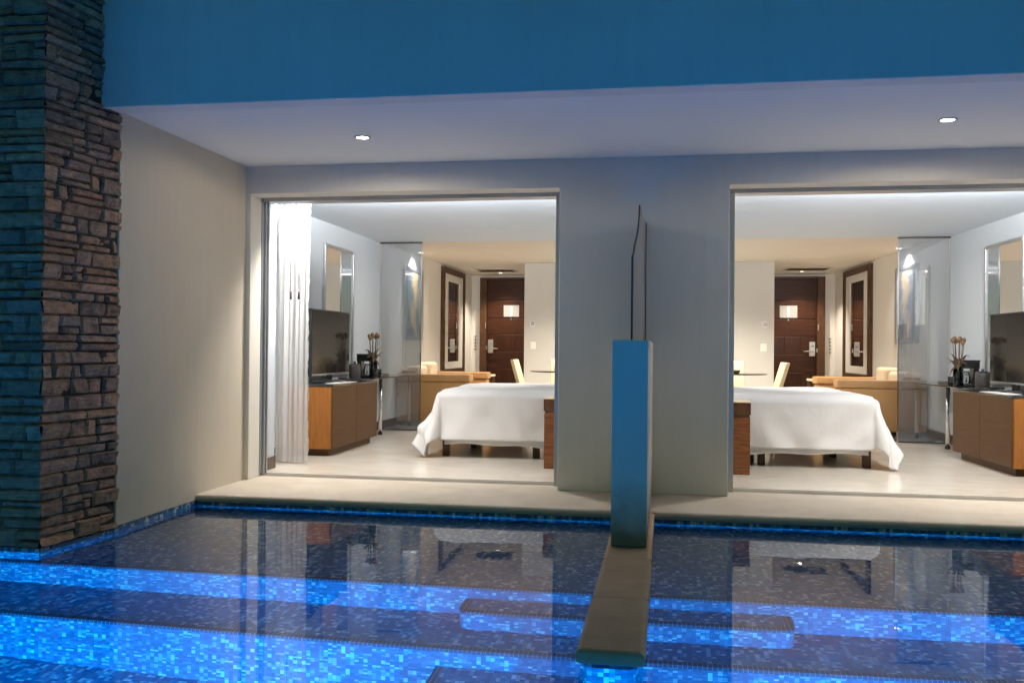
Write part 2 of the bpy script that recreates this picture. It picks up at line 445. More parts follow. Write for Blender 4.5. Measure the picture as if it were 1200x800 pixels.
o = tag(MB().box(XL - .4, XL, 5.125, YF - .002, -.046, ZSOF).build('terrace_side_wall', 'terrace_wall_paint', bevel=.006),
        'warm beige plastered side wall beside the stone column', 'wall')
tile = MB().box(XL - .4, XL - .004, 5.125, YF - .002, -1.2, -.0465).build('tile_band', 'pool_mosaic', o)
o = tag(MB().box(XR, XR + .4, 5.125, YF - .002, -.046, ZSOF).build('terrace_side_wall', 'terrace_wall_paint', bevel=.006),
        'plain plastered wall closing the right terrace beyond the right room', 'wall')
MB().box(XR + .004, XR + .4, 5.10, YF - .002, -1.2, -.0465).build('tile_band', 'pool_mosaic', o)

o = tag(MB().box(-6.0, 5.6, 4.98, 5.13, 2.468, 3.75).build('fascia', 'fascia_paint', bevel=.006),
        'broad plain roof fascia above the terrace, blue in the dusk', 'fascia')
tag(MB().box(XL - .3, 5.6, 5.132, YF - .002, ZSOF + .0, 2.75).build('terrace_ceiling', 'soffit_paint'), 'flat white terrace ceiling holding two small downlights', 'ceiling')

# coping along the facade, rounded front edge
def bullnose(y0, y1, z0, z1, n=8):
    r = (z1 - z0) / 2; zc = (z0 + z1) / 2
    return [(y1, z0), (y1, z1)] + [(y0 + r - r * math.sin(t), zc + r * math.cos(t)) for t in [PI * i / n for i in range(n + 1)]]
c = MB().prism(bullnose(6.085, 7.06, -.055, 0), XL + .001, XR - .001, 'x')
tag(c.build('pool_coping', 'coping_stone'), 'cream stone coping ledge running along the facade at the water', 'ledge')
tag(MB().box(XL, XR, 6.135, 6.3, -1.2, -.056).build('waterline_wall', 'pool_mosaic'), 'blue mosaic band under the cream coping ledge', 'wall')

# stone column
def ledge_stones(mb, origin, du, dn, length, z0, z1, rnd, rows):
    du = Vector(du); dn = Vector(dn); org = Vector(origin)
    for (za, zb, seed) in rows:
        r = random.Random(seed * 31 + rnd); u = 0; first = True
        while u < length - 1e-4:
            ln = r.choice((r.uniform(.08, .15), r.uniform(.14, .30), r.uniform(.18, .36)))
            if length - u - ln < .06: ln = length - u
            subs = [(za, zb)]
            if zb - za > .085 and r.random() < .40:
                m = za + (zb - za) * r.uniform(.35, .65); subs = [(za, m), (m, zb)]
            for (a, c_) in subs:
                dep = r.uniform(.002, .020); g_ = .0014
                base = r.choice(((.135, .100, .075), (.160, .115, .080), (.125, .100, .080), (.175, .128, .088), (.115, .096, .082), (.15, .108, .072)))
                q = r.uniform(1.15, 1.75); mb.tint = (base[0] * q * 1.85, base[1] * q * 1.50, base[2] * q * 1.42)
                nu = max(5, int(ln / .014)); nv = max(5, int((c_ - a) / .010))
                tilt = r.uniform(-.012, .012); tilt2 = r.uniform(-.010, .010); so = r.uniform(0, 100)
                vs = []; fs = []
                for j in range(nv + 1):
                    for i in range(nu + 1):
                        s_, t_ = i / nu, j / nv
                        eu = min(s_ * ln if u > 0 else 9, (1 - s_) * ln if u + ln < length - 1e-4 else 9); ev = min(t_, 1 - t_) * (c_ - a)
                        edge = min(1, eu / .005) ** .45 * min(1, ev / .004) ** .45
                        P = org + du * (u + g_ + s_ * (ln - 2 * g_)) + Vector((0, 0, a + g_ + t_ * (c_ - a - 2 * g_)))
                        nz = noise.fractal(P * 17 + Vector((so, so, 0)), .8, 2, 4) * .006 + noise.fractal(P * 60, .8, 2, 3) * .0022
                        wob = noise.noise(P * 24 + Vector((so, 3, 9))) * .0035 * (1 if (j in (0, nv)) else 0)
                        hgt = -.011 + edge * (.011 + dep + nz + tilt * (t_ - .5) * 2 + tilt2 * (s_ - .5) * 2)
                        vs.append(P + dn * hgt + Vector((0, 0, wob)))
                for j in range(nv):
                    for i in range(nu):
                        q0 = j * (nu + 1) + i; fs.append((q0, q0 + 1, q0 + nu + 2, q0 + nu + 1) if du.cross(Vector((0, 0, 1))).dot(dn) > 0 else (q0 + nu + 1, q0 + nu + 2, q0 + 1, q0))
                mb.add(vs, fs)
            u += ln
rows = []; z = -.06; sd = 0; rr = random.Random(5)
while z < 3.75:
    h = rr.choice((rr.uniform(.045, .065), rr.uniform(.075, .095), rr.uniform(.08, .11))); rows.append((z, z + h, sd)); z += h; sd += 1
st = MB()
XCOL, YCOL = -3.372, 4.545
CA = math.atan2(.072, 5.135 - YCOL); CD = (math.sin(CA), math.cos(CA), 0)
ledge_stones(st, (XCOL - CD[0] * .012, YCOL - .012, 0), CD, (CD[1], -CD[0], 0), (5.147 - YCOL) / CD[1], 0, 0, 1, rows)
ledge_stones(st, (XCOL + .012, YCOL, 0), (-1, 0, 0), (0, -1, 0), 1.3, 0, 0, 2, rows)
col = st.build('stone_column', 'ledge_stone', recalc=False)
for p in col.data.polygons: p.use_smooth = False
tag(col, 'tall column of stacked brown ledge stones rising from the pool', 'column')
cr = MB(); cr.tint = (.03, .024, .02); cr.prism([(XCOL - 1.3, YCOL + .012), (XCOL - .012, YCOL + .012), (XL - .012, 5.122), (XCOL - 1.3, 5.122)], -.06, 3.75, 'z'); cr.build('mortar_core', 'ledge_stone', col)
pl = MB().prism([(XCOL - 1.4, YCOL + .003), (XCOL - .003, YCOL + .003), (XL - .005, 5.122), (XCOL - 1.4, 5.122)], -1.0, -.061, 'z').build('tiled_plinth', 'pool_mosaic', col)

# divider in the pool: tiled wall with coping slabs, low wall, frosted screen
dv = MB().prism(rounded(-.288, -.088, 3.315, 6.13, .05), -1.3, -.056, 'z').build('divider_wall', 'pool_mosaic')
tag(dv, 'low blue tiled wall dividing the pool, capped with brown stone slabs', 'wall')
for (a, c_, wb) in ((3.245, 3.955, 0), (3.957, 4.70, .001), (4.702, 6.07, -.001)):
    MB().box(-.307 + wb, -.060 + wb, a, c_, -.055, 0).build('coping_slab', 'slab_stone', dv)
    m = dv.children[-1].modifiers.new('rounded_long_edges', 'BEVEL')
    m.width = .024; m.segments = 6; m.limit_method = 'WEIGHT'
    me = dv.children[-1].data; wt = me.attributes.new('bevel_weight_edge', 'FLOAT', 'EDGE')
    for e_ in me.edges:
        p, q = (me.vertices[i].co for i in e_.vertices)
        long_edge = abs(p.y - q.y) > .1
        front = a < 3.3 and p.y < a + .01 and q.y < a + .01 and abs(p.x - q.x) > .1
        wt.data[e_.index].value = 1 if (long_edge or front) else .08
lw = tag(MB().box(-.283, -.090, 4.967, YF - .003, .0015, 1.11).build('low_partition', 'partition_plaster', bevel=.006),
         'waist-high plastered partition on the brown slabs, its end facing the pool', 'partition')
# screen: outline in (y, z), its front edge steps back near the top in a curve
pts = [(YF - .004, 1.1115), (YF - .004, 1.995), (6.02, 1.995)]
for i in range(9):
    t = i / 8; pts.append((6.02 - .72 * t ** 1.9, 1.995 - .36 * t if i < 8 else 1.60))
pts += [(5.21, 1.585), (5.20, 1.56), (5.20, 1.1115)]
def screen_x(y): return -.187 + (-.158 + .187) * (y - 5.2) / (YF - 5.2)
m = MB(); n = len(pts)
vs = [(screen_x(p[0]) - .006, *p) for p in pts] + [(screen_x(p[0]) + .006, *p) for p in pts]
m.add(vs, [tuple(range(n))[::-1], tuple(range(n, 2 * n))] + [(i, (i + 1) % n, n + (i + 1) % n, n + i) for i in range(n)])
sc = tag(m.build('privacy_screen', 'frosted_glass'), 'tall frosted screen with a curved notch standing on the low partition', 'screen')
e = MB(); e.tube([(screen_x(p[0]), p[0] - .004, p[1]) for p in pts[2:]], .0045, 6); e.build('edge_trim', 'dark_plastic', sc)
MB().tube([(screen_x(YF) + .012, YF - .008, 1.112), (screen_x(YF) + .012, YF - .008, 1.99)], .003, 6).build('wall_channel', 'dark_plastic', sc)

# terrace downlights
for (x, lab) in ((-2.036, 'small lit terrace ceiling downlight outside the left room'), (1.69, 'small lit terrace ceiling downlight outside the right room')):
    SIDE = 1
    t = thing('downlight', lab, 'light', (x, 5.965, ZSOF), 'downlights in the terrace ceiling')
    MB().lathe([(.040, -.001), (.056, -.001), (.060, -.006), (.056, -.009), (.040, -.007)], (x, 5.965, ZSOF), 28, False).build('trim_ring', 'white_plastic', t)
    MB().lathe([(.0395, -.003), (.030, -.0045), (.001, -.005)], (x, 5.965, ZSOF), 28).build('lens', 'lamp_lens', t)
    light('downlight_beam', 'SPOT', (x, 5.965, ZSOF - .03), 12, (1, .86, .66), .035, (x, 5.965, 0), spot_size=R(177), spot_blend=.2)
# pool lamps in the far wall of the pool, below the waterline
for i, x in enumerate((-4.6, -1.9, 1.3, 4.2)):
    t = thing('pool_lamp', 'round blue pool lamp set in the near pool wall under water', 'pool lamp', (x, PY0, -.56), 'lamps in the near pool wall')
    def ring(prof, name, mat):
        m = MB(); m.lathe(prof, (0, 0, 0), 28); m.v = [(x + p[0], PY0 + p[2], -.56 + p[1]) for p in m.v]; m.build(name, mat, t)
    ring([(.105, .001), (.14, .001), (.14, .018), (.105, .022)], 'bezel', 'chrome'); ring([(.10, .004), (.06, .015), (.001, .018)], 'lens', 'pool_lamp_lens')
    light('pool_beam', 'AREA', (x, PY0 + .06, -.56), 128, (.004, .37, 1), .22, (x * .95 - .05, 2.0, -1.1), spread=R(120))

# ================================================================== one room; SIDE mirrors it
def room(side):
    global SIDE
    SIDE = side
    S = 'left' if side == 1 else 'right'
    seed = 11 if side == 1 else 23
    rnd = random.Random(seed)
    # ---- shell
    tag(MB().box(XW - .1, XS + .1, 7.06, YD + .1, -.012, 0).build('floor', 'marble_floor'), kind='structure')
    c = MB(); c.box(XW - .1, XS + .1, 7.041, YB, ZC1, ZC1 + .2); tag(c.build('ceiling', 'ceiling_paint'), kind='structure')
    c = MB(); c.box(XW - .1, XS + .1, YB + .001, YD + .1, ZC2, ZC2 + .2); tag(c.build('ceiling', 'room_cream_paint'), kind='structure')
    o = tag(MB().box(XW - .1, XW, 7.041, YB - .02, .0, ZC1 - .001).build('room_side_wall', 'room_white_paint'), f'long white outer side wall of the {S} room behind its television', 'wall')
    MB().box(XW + .0, XW + .014, 7.06, YB - .03, .001, .105).build('skirting', 'skirting_wood', o, bevel=.003)
    MB().box(XW, -3.352, 7.06, 7.56, .001, ZC1 - .002).build('window_return', 'room_white_paint', o)
    MB().box(-3.3515, -3.338, 7.36, 7.562, .001, .105).build('skirting', 'skirting_wood', o, bevel=.003)
    o = tag(MB().box(XW - .1, XW, YB - .019, YD + .1, .0, ZC2 - .001).build('room_side_wall', 'room_cream_paint'), f'cream entrance side wall of the {S} room with framed picture and mirror', 'wall')
    MB().box(XW, XW + .014, YB + .02, YD - .02, .001, .105).build('skirting', 'skirting_wood', o, bevel=.003)
    tag(MB().box(-2.25, XS, YG, YD + .1, .0, ZC2 - .001).build('closet_wall', 'room_grey_paint', bevel=.004), f'greenish grey wall with switches beside the entrance door of the {S} room', 'wall')
    tag(MB().box(XW, -2.2505, YD, YD + .1, .0, ZC2 - .001).build('end_wall', 'room_cream_paint'), f'cream end wall around the entrance door of the {S} room', 'wall')
    # ---- sliding window frame and floor track
    fr = thing('sliding_window_frame', f'slim grey aluminium frame round the {S} room opening', 'window frame', (-2.0, 7.1, 0))
    m = MB(); m.box(-3.275, -3.248, 7.045, 7.19, 0, OZ - .03); m.box(-3.2475, -3.232, 7.085, 7.10, 0, OZ - .03); m.box(-3.2475, -3.232, 7.135, 7.15, 0, OZ - .03); m.build('jamb', 'alu_frame', fr, bevel=.002)
    m = MB(); m.box(-.842, -.80, 7.045, 7.19, 0, OZ - .03); m.build('jamb', 'alu_frame', fr, bevel=.002)
    m = MB(); m.box(-3.275, -.80, 7.045, 7.19, OZ - .029, OZ + .02); m.build('head', 'alu_frame', fr, bevel=.002)
    m = MB()
    for y in (7.085, 7.125, 7.165): m.box(-3.247, -.843, y, y + .008, .001, .015)
    m.box(-3.247, -.843, 7.075, 7.182, .0005, .004); m.build('track', 'track_metal', fr)
    tag(MB().box(XW, XS, 7.042, 7.20, OZ + .021, ZC1 - .001).build('window_lintel', 'room_white_paint'), f'white lintel over the opening of the {S} room', 'lintel')
    # ---- curtain gathered at the side
    t = thing('curtain', f'sheer white curtain gathered at the outer side of the {S} room', 'curtain', (-3.3, 7.8, 0))
    so2 = seed * 1.7
    def cu(u, v):
        x = -3.475 + .315 * u + .008 * math.sin(v * 4 + u * 3)
        ph = u * 2 * PI * 2.7 + .35 * math.sin(v * 3.1 + u * 5)
        y = 7.86 + (.010 + .007 * v) * math.sin(ph) + .012 * math.sin(ph * 2.3 + 1)
        z = 2.385 - 2.372 * v + .006 * math.sin(ph * .5)
        if u > .90:
            q = (u - .90) / .10; x += .006 * noise.noise(Vector((v * 38, 2, so2))) * q; y += .016 * noise.noise(Vector((v * 55, 9, so2))) * q
        return (x, y, z)
    MB().grid(cu, 110, 150).build('sheer_panel', 'sheer_curtain', t, recalc=False)
    MB().tube([(-3.60, 7.86, 2.392), (-.40, 7.86, 2.392)], .007, 8).build('rail', 'alu_frame', t)
    for x in (-3.258, -3.186):
        wnd = MB().tube([(x, 7.66, 2.39), (x, 7.66, 1.56)], .0045, 8).build('wand', 'grey_display', t)
        MB().tube([(x, 7.66, 1.565), (x, 7.66, 1.47)], [.008, .010], 10).build('grip', 'dark_plastic', wnd)
    # ---- television cabinet
    t = thing('television_cabinet', f'low wooden cabinet with brown doors under the television in the {S} room', 'cabinet', (-3.37, 9.13, 0))
    MB().box(XW + .016, -3.172, 8.44, 9.82, .07, .67).build('carcass', 'cabinet_orange_veneer', t, bevel=.003)
    for y0, y1 in ((8.444, 9.128), (9.134, 9.816)):
        MB().box(-3.171, -3.152, y0, y1, .075, .668).build('door', 'cabinet_dark_veneer', t, bevel=.002)
    MB().box(XW + .018, -3.21, 8.50, 9.76, .001, .07).build('plinth', 'cabinet_dark_veneer', t)
    MB().box(XW + .016, -3.150, 8.435, 9.825, .6705, .690).build('top', 'dark_glass_top', t, bevel=.003)
    # ---- glass desk on a steel leg
    t = thing('desk', f'narrow dark glass desk on a chrome leg beside the cabinet in the {S} room', 'desk', (-3.38, 10.5, 0))
    MB().box(XW + .002, -3.20, 9.827, 11.25, .695, .709).build('desktop', 'dark_glass_top', t, bevel=.003)
    lg = MB().lathe([(.021, .012), (.021, .694)], (-3.392, 10.70, 0), 20).build('leg', 'chrome', t)
    MB().lathe([(.026, .001), (.026, .03), (.022, .034)], (-3.392, 10.70, 0), 20).build('foot', 'black_rubber', lg)
    # ---- television
    t = thing('television', f'flat black television standing on the cabinet in the {S} room', 'television', (-3.44, 9.1, .69))
    tv = MB().box(-3.47, -3.425, 8.57, 9.665, .765, 1.432).build('casing', 'black_plastic', t, bevel=.004)
    MB().box(-3.4245, -3.4225, 8.585, 9.65, .785, 1.42).build('screen', 'tv_screen', t)
    MB().box(-3.4245, -3.4215, 8.585, 9.65, .768, .783).build('lower_bezel', 'alu_frame', t)
    m = MB(); m.box(-3.455, -3.435, 9.05, 9.18, .70, .766); m.box(-3.55, -3.33, 8.93, 9.30, .691, .702); m.build('stand', 'black_plastic', t, bevel=.003)
    # ---- tall silver edged mirror behind the television
    t = thing('wall_mirror', f'tall mirror with pale silver frame on the wall behind the television in the {S} room', 'mirror', (XW, 9.8, .74))
    m = MB(); Y0, Y1_, Z0, Z1_ = 9.35, 10.285, .735, 2.165; w_ = .035
    m.box(XW + .001, XW + .03, Y0, Y0 + w_, Z0, Z1_); m.box(XW + .001, XW + .03, Y1_ - w_, Y1_, Z0, Z1_); m.box(XW + .001, XW + .03, Y0 + w_, Y1_ - w_, Z1_ - w_, Z1_); m.box(XW + .001, XW + .03, Y0 + w_, Y1_ - w_, Z0, Z0 + w_)
    m.build('frame', 'alu_frame', t, bevel=.004)
    MB().box(XW + .002, XW + .016, Y0 + w_, Y1_ - w_, Z0 + w_, Z1_ - w_).build('glass', 'mirror_glass', t)
    # ---- things on the cabinet and desk
    t = thing('ice_bucket', f'dark lidded box shaped bucket beside the television in the {S} room', 'bucket', (-3.29, 9.46, .69))
    pr = [(.055, .001), (.060, .01), (.062, .16), (.060, .172)]
    MB().lathe(pr, (-3.29, 9.46, .69), 24).build('body', 'dark_plastic', t)
    MB().lathe([(.060, .1725), (.058, .183), (.02, .188), (.012, .19), (.014, .205), (.008, .212)], (-3.29, 9.46, .69), 24).build('lid', 'black_plastic', t)
    t = thing('coffee_maker', f'small black coffee maker beside the vase on the desk in the {S} room', 'coffee maker', (-3.37, 10.04, .71))
    X0, X1 = -3.445, -3.29; ya, yb = 9.98, 10.10; dz = .0195
    m = MB(); m.box(X0, X1, ya, yb, .7098, .732); m.box(X0, X0 + .05, ya, yb, .7325, .96); m.box(X0 - .005, X1 + .006, ya - .004, yb + .004, .895, .965); m.box(X0 - .01, X1 + .012, ya - .008, yb + .008, .9655, .980)
    m.build('body', 'black_plastic', t, bevel=.006)
    yc = (ya + yb) / 2
    MB().lathe([(.030, 0), (.043, .012), (.046, .06), (.036, .105), (.034, .12)], (X1 - .048, yc, .733), 20).build('carafe', 'vase_glass', t)
    MB().lathe([(.036, .121), (.034, .135)], (X1 - .048, yc, .733), 20).build('carafe_lid', 'chrome', t)
    MB().tube([(X1 - .040, yc - .045, .835), (X1 - .03, yc - .078, .82), (X1 - .03, yc - .078, .775), (X1 - .040, yc - .045, .755)], .007, 8).build('carafe_handle', 'chrome', t)
    # vase with dried tulips
    vx, vy, vz = -3.235, 9.93, .7095
    t = thing('vase', f'glass vase on the desk holding dried tulips in the {S} room', 'vase', (vx, vy, vz))
    MB().lathe([(.040, .001), (.046, .012), (.047, .20), (.044, .20), (.043, .014), (.002, .010)], (vx, vy, vz), 24, False).build('glass', 'vase_glass', t)
    MB().lathe([(.001, .016), (.040, .0165), (.041, .16), (.001, .165)], (vx, vy, vz), 20, False).build('filling', 'dried_brown', t)
    t = thing('dried_tulips', f'bunch of dried brown tulips standing in the vase in the {S} room', 'dried flowers', (vx, vy, vz + .03))
    r_ = random.Random(3)
    tops = [(-.052, .0, .46), (-.025, .03, .475), (.0, -.02, .46), (.028, .02, .475), (.055, -.01, .46), (.01, .05, .45), (-.03, -.03, .435)]
    for i, (dx, dy, h) in enumerate(tops):
        bz = (vx + dx * .35, vy + dy * .35, vz + .02); tp = (vx + dx, vy + dy, vz + h)
        stem = MB().tube([bz, (vx + dx * .5, vy + dy * .5, vz + .2), (vx + dx * .8, vy + dy * .8, vz + .34), tp], [.0045, .004, .0035, .003], 7).build('stem', 'dried_brown', t)
        h_ = MB(); h_.ball((tp[0], tp[1], tp[2] + .010), .020, .020, .027, 12, 8); h_.build('flower_head', 'dried_tan', t)
    for i in range(20):
        a = r_.uniform(0, 2 * PI); ln = r_.uniform(.16, .27); sp = r_.uniform(.04, .10); z0 = vz + r_.uniform(.13, .22); dr = r_.choice((0, 0, .05, .12))
        P = [Vector((vx + .02 * math.cos(a) + sp * s_ ** 1.3 * math.cos(a), vy + .02 * math.sin(a) + sp * s_ ** 1.3 * math.sin(a), z0 + ln * s_ * (1 - .45 * s_) - dr * s_ ** 3)) for s_ in [q / 7 for q in range(8)]]
        sd_ = Vector((-math.sin(a), math.cos(a), 0)); m = MB(); m.smooth = True
        vs = []; fs = []
        for q, p in enumerate(P):
            wd = .019 * math.sin(PI * (.12 + .88 * q / 7)) + .001
            vs += [p + sd_ * wd, p + Vector((0, 0, -.003)), p - sd_ * wd]
        for q in range(7):
            for e_ in range(2): fs.append((q * 3 + e_, q * 3 + e_ + 1, q * 3 + e_ + 4, q * 3 + e_ + 3))
        m.add(vs, fs).build('leaf', 'dried_brown', t, recalc=False, solid=.002)
    t = thing('tray', f'small dark rectangular tray on the desk beside the vase in the {S} room', 'tray', (-3.28, 10.35, .7095))
    m = MB(); m.box(-3.36, -3.215, 10.16, 10.46, .7095, .716)
    for bx in ((-3.36, -3.354, 10.16, 10.46), (-3.221, -3.215, 10.16, 10.46), (-3.354, -3.221, 10.16, 10.166), (-3.354, -3.221, 10.454, 10.46)): m.box(*bx, .7161, .748)
    m.build('tray_body', 'dark_plastic', t, bevel=.002)
    t = thing('drinking_glass', f'small clear drinking glass on the dark tray in the {S} room', 'glass', (-3.30, 10.33, .7165))
    MB().lathe([(.001, .001), (.026, .001), (.032, .085), (.030, .085), (.024, .006), (.001, .006)], (-3.30, 10.33, .7165), 20, False).build('tumbler', 'clear_glass', t)
    t = tag(MB().box(-3.34, -3.20, 8.72, 9.28, .6905, .694).build('leaflet', 'paper'), f'white leaflet lying on the cabinet top in the {S} room', 'leaflet')
    m = MB(); zz = .699
    m.tube([(-3.40 + .17 * (q / 30) + .055 * math.sin(q * .9), 8.50 + .035 * q + .06 * math.cos(q * .62), zz + .006 + .012 * math.sin(q * 1.7) ** 2) for q in range(34)], .0075, 8)
    tag(m.build('cable', 'black_plastic'), f'loose black cable looped over the white leaflet in the {S} room', 'cable')
    # ---- glass screen with dark edges, rug behind it
    t = thing('glass_screen', f'tall dark edged glass screen beyond the desk in the {S} room', 'screen', (-3.34, YB - .03, 0))
    gx0, gx1 = XW + .004, -3.062
    MB().box(gx0 + .018, gx1 - .013, YB - .040, YB - .034, .012, ZC1 - .024).build('pane', 'screen_glass', t)
    for ga in (gx0, gx1 - .011): MB().box(ga, ga + .011, YB - .046, YB - .028, .002, ZC1 - .024).build('edge_strip', 'chrome', t)
    MB().box(gx0, gx1, YB - .05, YB - .022, ZC1 - .022, ZC1 - .002).build('head_rail', 'dark_plastic', t, bevel=.002)
    MB().box(gx0 + .018, gx1 - .013, YB - .05, YB - .022, .002, .012).build('floor_rail', 'dark_plastic', t, bevel=.002)
    tag(MB().lathe([(.28, .001), (.31, .006), (.30, .014), (.05, .017), (.001, .017)], (-3.26, 11.67, 0), 40).build('rug', 'dark_rug'), f'round dark rug on the marble behind the glass screen in the {S} room', 'rug')
    # ---- picture with a lamp over it
    t = thing('picture', f'narrow abstract blue and tan picture on the cream side wall of the {S} room', 'picture', (XW, 12.9, 1.2))
    m = MB(); Y0, Y1_, Z0, Z1_ = 12.44, 13.38, 1.165, 2.20; w_ = .09
    m.box(XW + .001, XW + .03, Y0, Y0 + w_, Z0, Z1_); m.box(XW + .001, XW + .03, Y1_ - w_, Y1_, Z0, Z1_); m.box(XW + .001, XW + .03, Y0 + w_, Y1_ - w_, Z1_ - w_ / 2, Z1_); m.box(XW + .001, XW + .03, Y0 + w_, Y1_ - w_, Z0, Z0 + w_ / 2)
    m.build('frame', 'alu_frame', t, bevel=.004)
    cv = MB().box(XW + .002, XW + .02, Y0 + w_, Y1_ - w_, Z0 + w_ / 2, Z1_ - w_ / 2).build('canvas', 'abstract_canvas', t)
    if side == 1:
        for l in cv.data.uv_layers[0].data: l.uv = (-l.uv[0], l.uv[1])
    else:
        for l in cv.data.uv_layers[0].data: l.uv = (-l.uv[0], l.uv[1] + .13)
    def down(x, y, zc, lab, grp, watt, col_, spread, tgt=None, soft=.03):
        t = thing('downlight', lab, 'light', (x, y, zc), grp)
        MB().lathe([(.036, -.001), (.050, -.001), (.053, -.005), (.049, -.008), (.036, -.006)], (x, y, zc), 24, False).build('trim_ring', 'white_plastic', t)
        MB().lathe([(.0355, -.003), (.001, -.004)], (x, y, zc), 24).build('lens', 'room_lamp_lens', t)
        light('downlight_beam', 'SPOT', (x, y, zc - .03), watt, col_, soft, tgt or (x, y, 0), spot_size=R(spread), spot_blend=.85)
    WARM = (1, .89, .76); SOFT = (1, .93, .85); FRONT = (1, .955, .92)
    G = 'ceiling downlights in the rooms'
    down(-3.50, 12.86, ZC2, f'picture downlight close to the cream side wall of the {S} room', G, 120, SOFT, 120, (-3.57, 12.9, 1.2))
    down(-2.97, 16.45, ZC2, f'lit downlight in the ceiling by the entrance door of the {S} room', G, 150, WARM, 110)
    down(-1.05, 12.75, ZC2, f'warm downlight over the dining table of the {S} room', G, 470, WARM, 124, (-1.3, 13.1, 0))
    down(-2.75, 7.46, ZC1, f'downlight over the sheer curtain of the {S} room', G, 200, FRONT, 110, (-3.1, 7.72, .3))
    down(-1.25, 7.42, ZC1, f'downlight inside the opening beside the nightstand of the {S} room', G, 72, FRONT, 95, (-1.40, 7.0, 0))
    down(-1.0, 9.9, ZC1, f'downlight over the pillows of the {S} bed', G, 130, FRONT, 96, (-3.0, 10.6, 0))
    t = thing('fill_strip', f'slim linear fill lamp added unseen behind the lintel of the {S} room', 'lamp', (-1.9, 7.25, ZC1))  # invented fixture brightening ceiling and walls, its lip keeps it out of reflections
    MB().prism([(7.205, 2.283), (7.300, 2.283), (7.300, 2.314), (7.292, 2.314), (7.292, 2.291), (7.213, 2.291), (7.213, 2.350), (7.205, 2.350)], -3.25, -.55, 'x').build('fill_strip_trough', 'white_plastic', t)
    MB().box(-3.23, -.57, 7.235, 7.270, 2.2915, 2.306).build('fill_strip_diffuser', 'fill_strip_lens', t)
    light('fill_strip_beam', 'AREA', (-1.9, 7.2525, 2.317), 250, (.985, .98, 1), 2.6, (-1.9, 8.9, 2.9), shape='RECTANGLE', size_y=.03)
    light('curtain_fill', 'SPOT', (-3.30, 7.60, 2.37), 46, FRONT, .03, (-3.3, 7.80, 0), spot_size=R(120), spot_blend=.8)  # extra beam with no fixture, added to brighten the curtain
    # ---- tall framed mirror in the entrance
    t = thing('framed_mirror', f'tall walnut framed mirror in the entrance of the {S} room', 'mirror', (XW, 15.4, .6))
    Y0, Y1_, Z0, Z1_ = 14.58, 16.26, .60, 2.395; w_ = .12
    def rim(m, a, c_, y0, y1, z0, z1, w_, wz):
        m.box(a, c_, y0, y0 + w_, z0, z1); m.box(a, c_, y1 - w_, y1, z0, z1); m.box(a, c_, y0 + w_, y1 - w_, z1 - wz, z1); m.box(a, c_, y0 + w_, y1 - w_, z0, z0 + wz)
    m = MB(); rim(m, XW + .001, XW + .045, Y0, Y1_, Z0, Z1_, .15, .10); m.build('frame', 'frame_walnut', t, bevel=.006)
    m = MB(); rim(m, XW + .001, XW + .03, Y0 + .151, Y1_ - .151, Z0 + .101, Z1_ - .101, .26, .12); m.build('mount', 'room_cream_paint', t, bevel=.003)
    MB().box(XW + .002, XW + .02, Y0 + .412, Y1_ - .412, Z0 + .222, Z1_ - .222).build('glass', 'mirror_glass', t)
    # ---- entrance door
    t = thing('entrance_door', f'dark walnut panelled entrance door at the far end of the {S} room', 'door', (-2.8, YD, 0))
    m = MB(); m.box(-3.44, -3.315, 16.90, YD - .001, .001, 2.375); m.box(-3.3145, -2.252, 16.90, YD - .001, 2.345, 2.375); m.build('door_frame', 'frame_walnut', t, bevel=.004)
    leaf = MB().box(-3.313, -2.253, 16.955, YD - .002, .006, 2.343).build('door_leaf', 'door_walnut', t)
    zs = [.02, .22, .665, .985, 1.305, 1.62, 1.95, 2.335]
    m = MB(); mv = MB()
    for i in range(len(zs) - 1):
        z0, z1 = zs[i] + .006, zs[i + 1] - .006
        if i in (1, 3):
            for q in range(4):
                x0 = -3.30 + q * .26; mv.box(x0 + .005, x0 + .255, 16.943, 16.9545, z0, z1)
        else: m.box(-3.295, -2.265, 16.943, 16.9545, z0, z1)
    m.build('panel', 'door_walnut', leaf, bevel=.006); mv.build('panel', 'door_walnut_vertical', leaf, bevel=.006)
    m = MB()
    for z in (.665, .985, 1.305): m.box(-3.10, -2.40, 16.9415, 16.9425, z - .004, z + .004)
    m.build('inlay', 'skirting_wood', leaf)
    hd = MB().box(-3.285, -3.185, 16.918, 16.9425, .965, 1.22).build('handle_plate', 'satin_nickel', t, bevel=.012, seg=3)
    m = MB(); m.tube([(-3.235, 16.918, 1.05), (-3.235, 16.87, 1.05)], .014, 12); m.tube([(-3.24, 16.872, 1.05), (-3.15, 16.870, 1.052), (-3.085, 16.868, 1.046)], [.013, .011, .009], 12); m.build('lever', 'satin_nickel', hd)
    m = MB(); m.lathe([(.02, 0), (.02, .008), (.012, .011)], (0, 0, 0), 16); m.v = [(-3.235 + p[0], 16.917 - p[2], 1.14 + p[1]) for p in m.v]; m.build('thumb_turn', 'chrome', hd)
    MB().box(-3.318, -3.30, 16.90, 16.9425, 1.03, 1.10).build('strike_plate', 'satin_nickel', t)
    MB().box(-3.33, -3.318, 16.893, 16.8995, 1.42, 1.53).build('hinge', 'satin_nickel', t)
    cd = MB().box(-2.99, -2.70, 16.935, 16.9425, 1.645, 1.86).build('notice_card', 'card', t)
    MB().box(-2.86, -2.83, 16.933, 16.9345, 1.665, 1.84).build('card_strip', 'white_plastic', cd)
    m = MB(); m.lathe([(.016, 0), (.016, .008), (.008, .011)], (0, 0, 0), 16); m.v = [(-2.845 + p[0], 16.942 - p[2], 1.605 + p[1]) for p in m.v]; m.build('peephole', 'chrome', t)
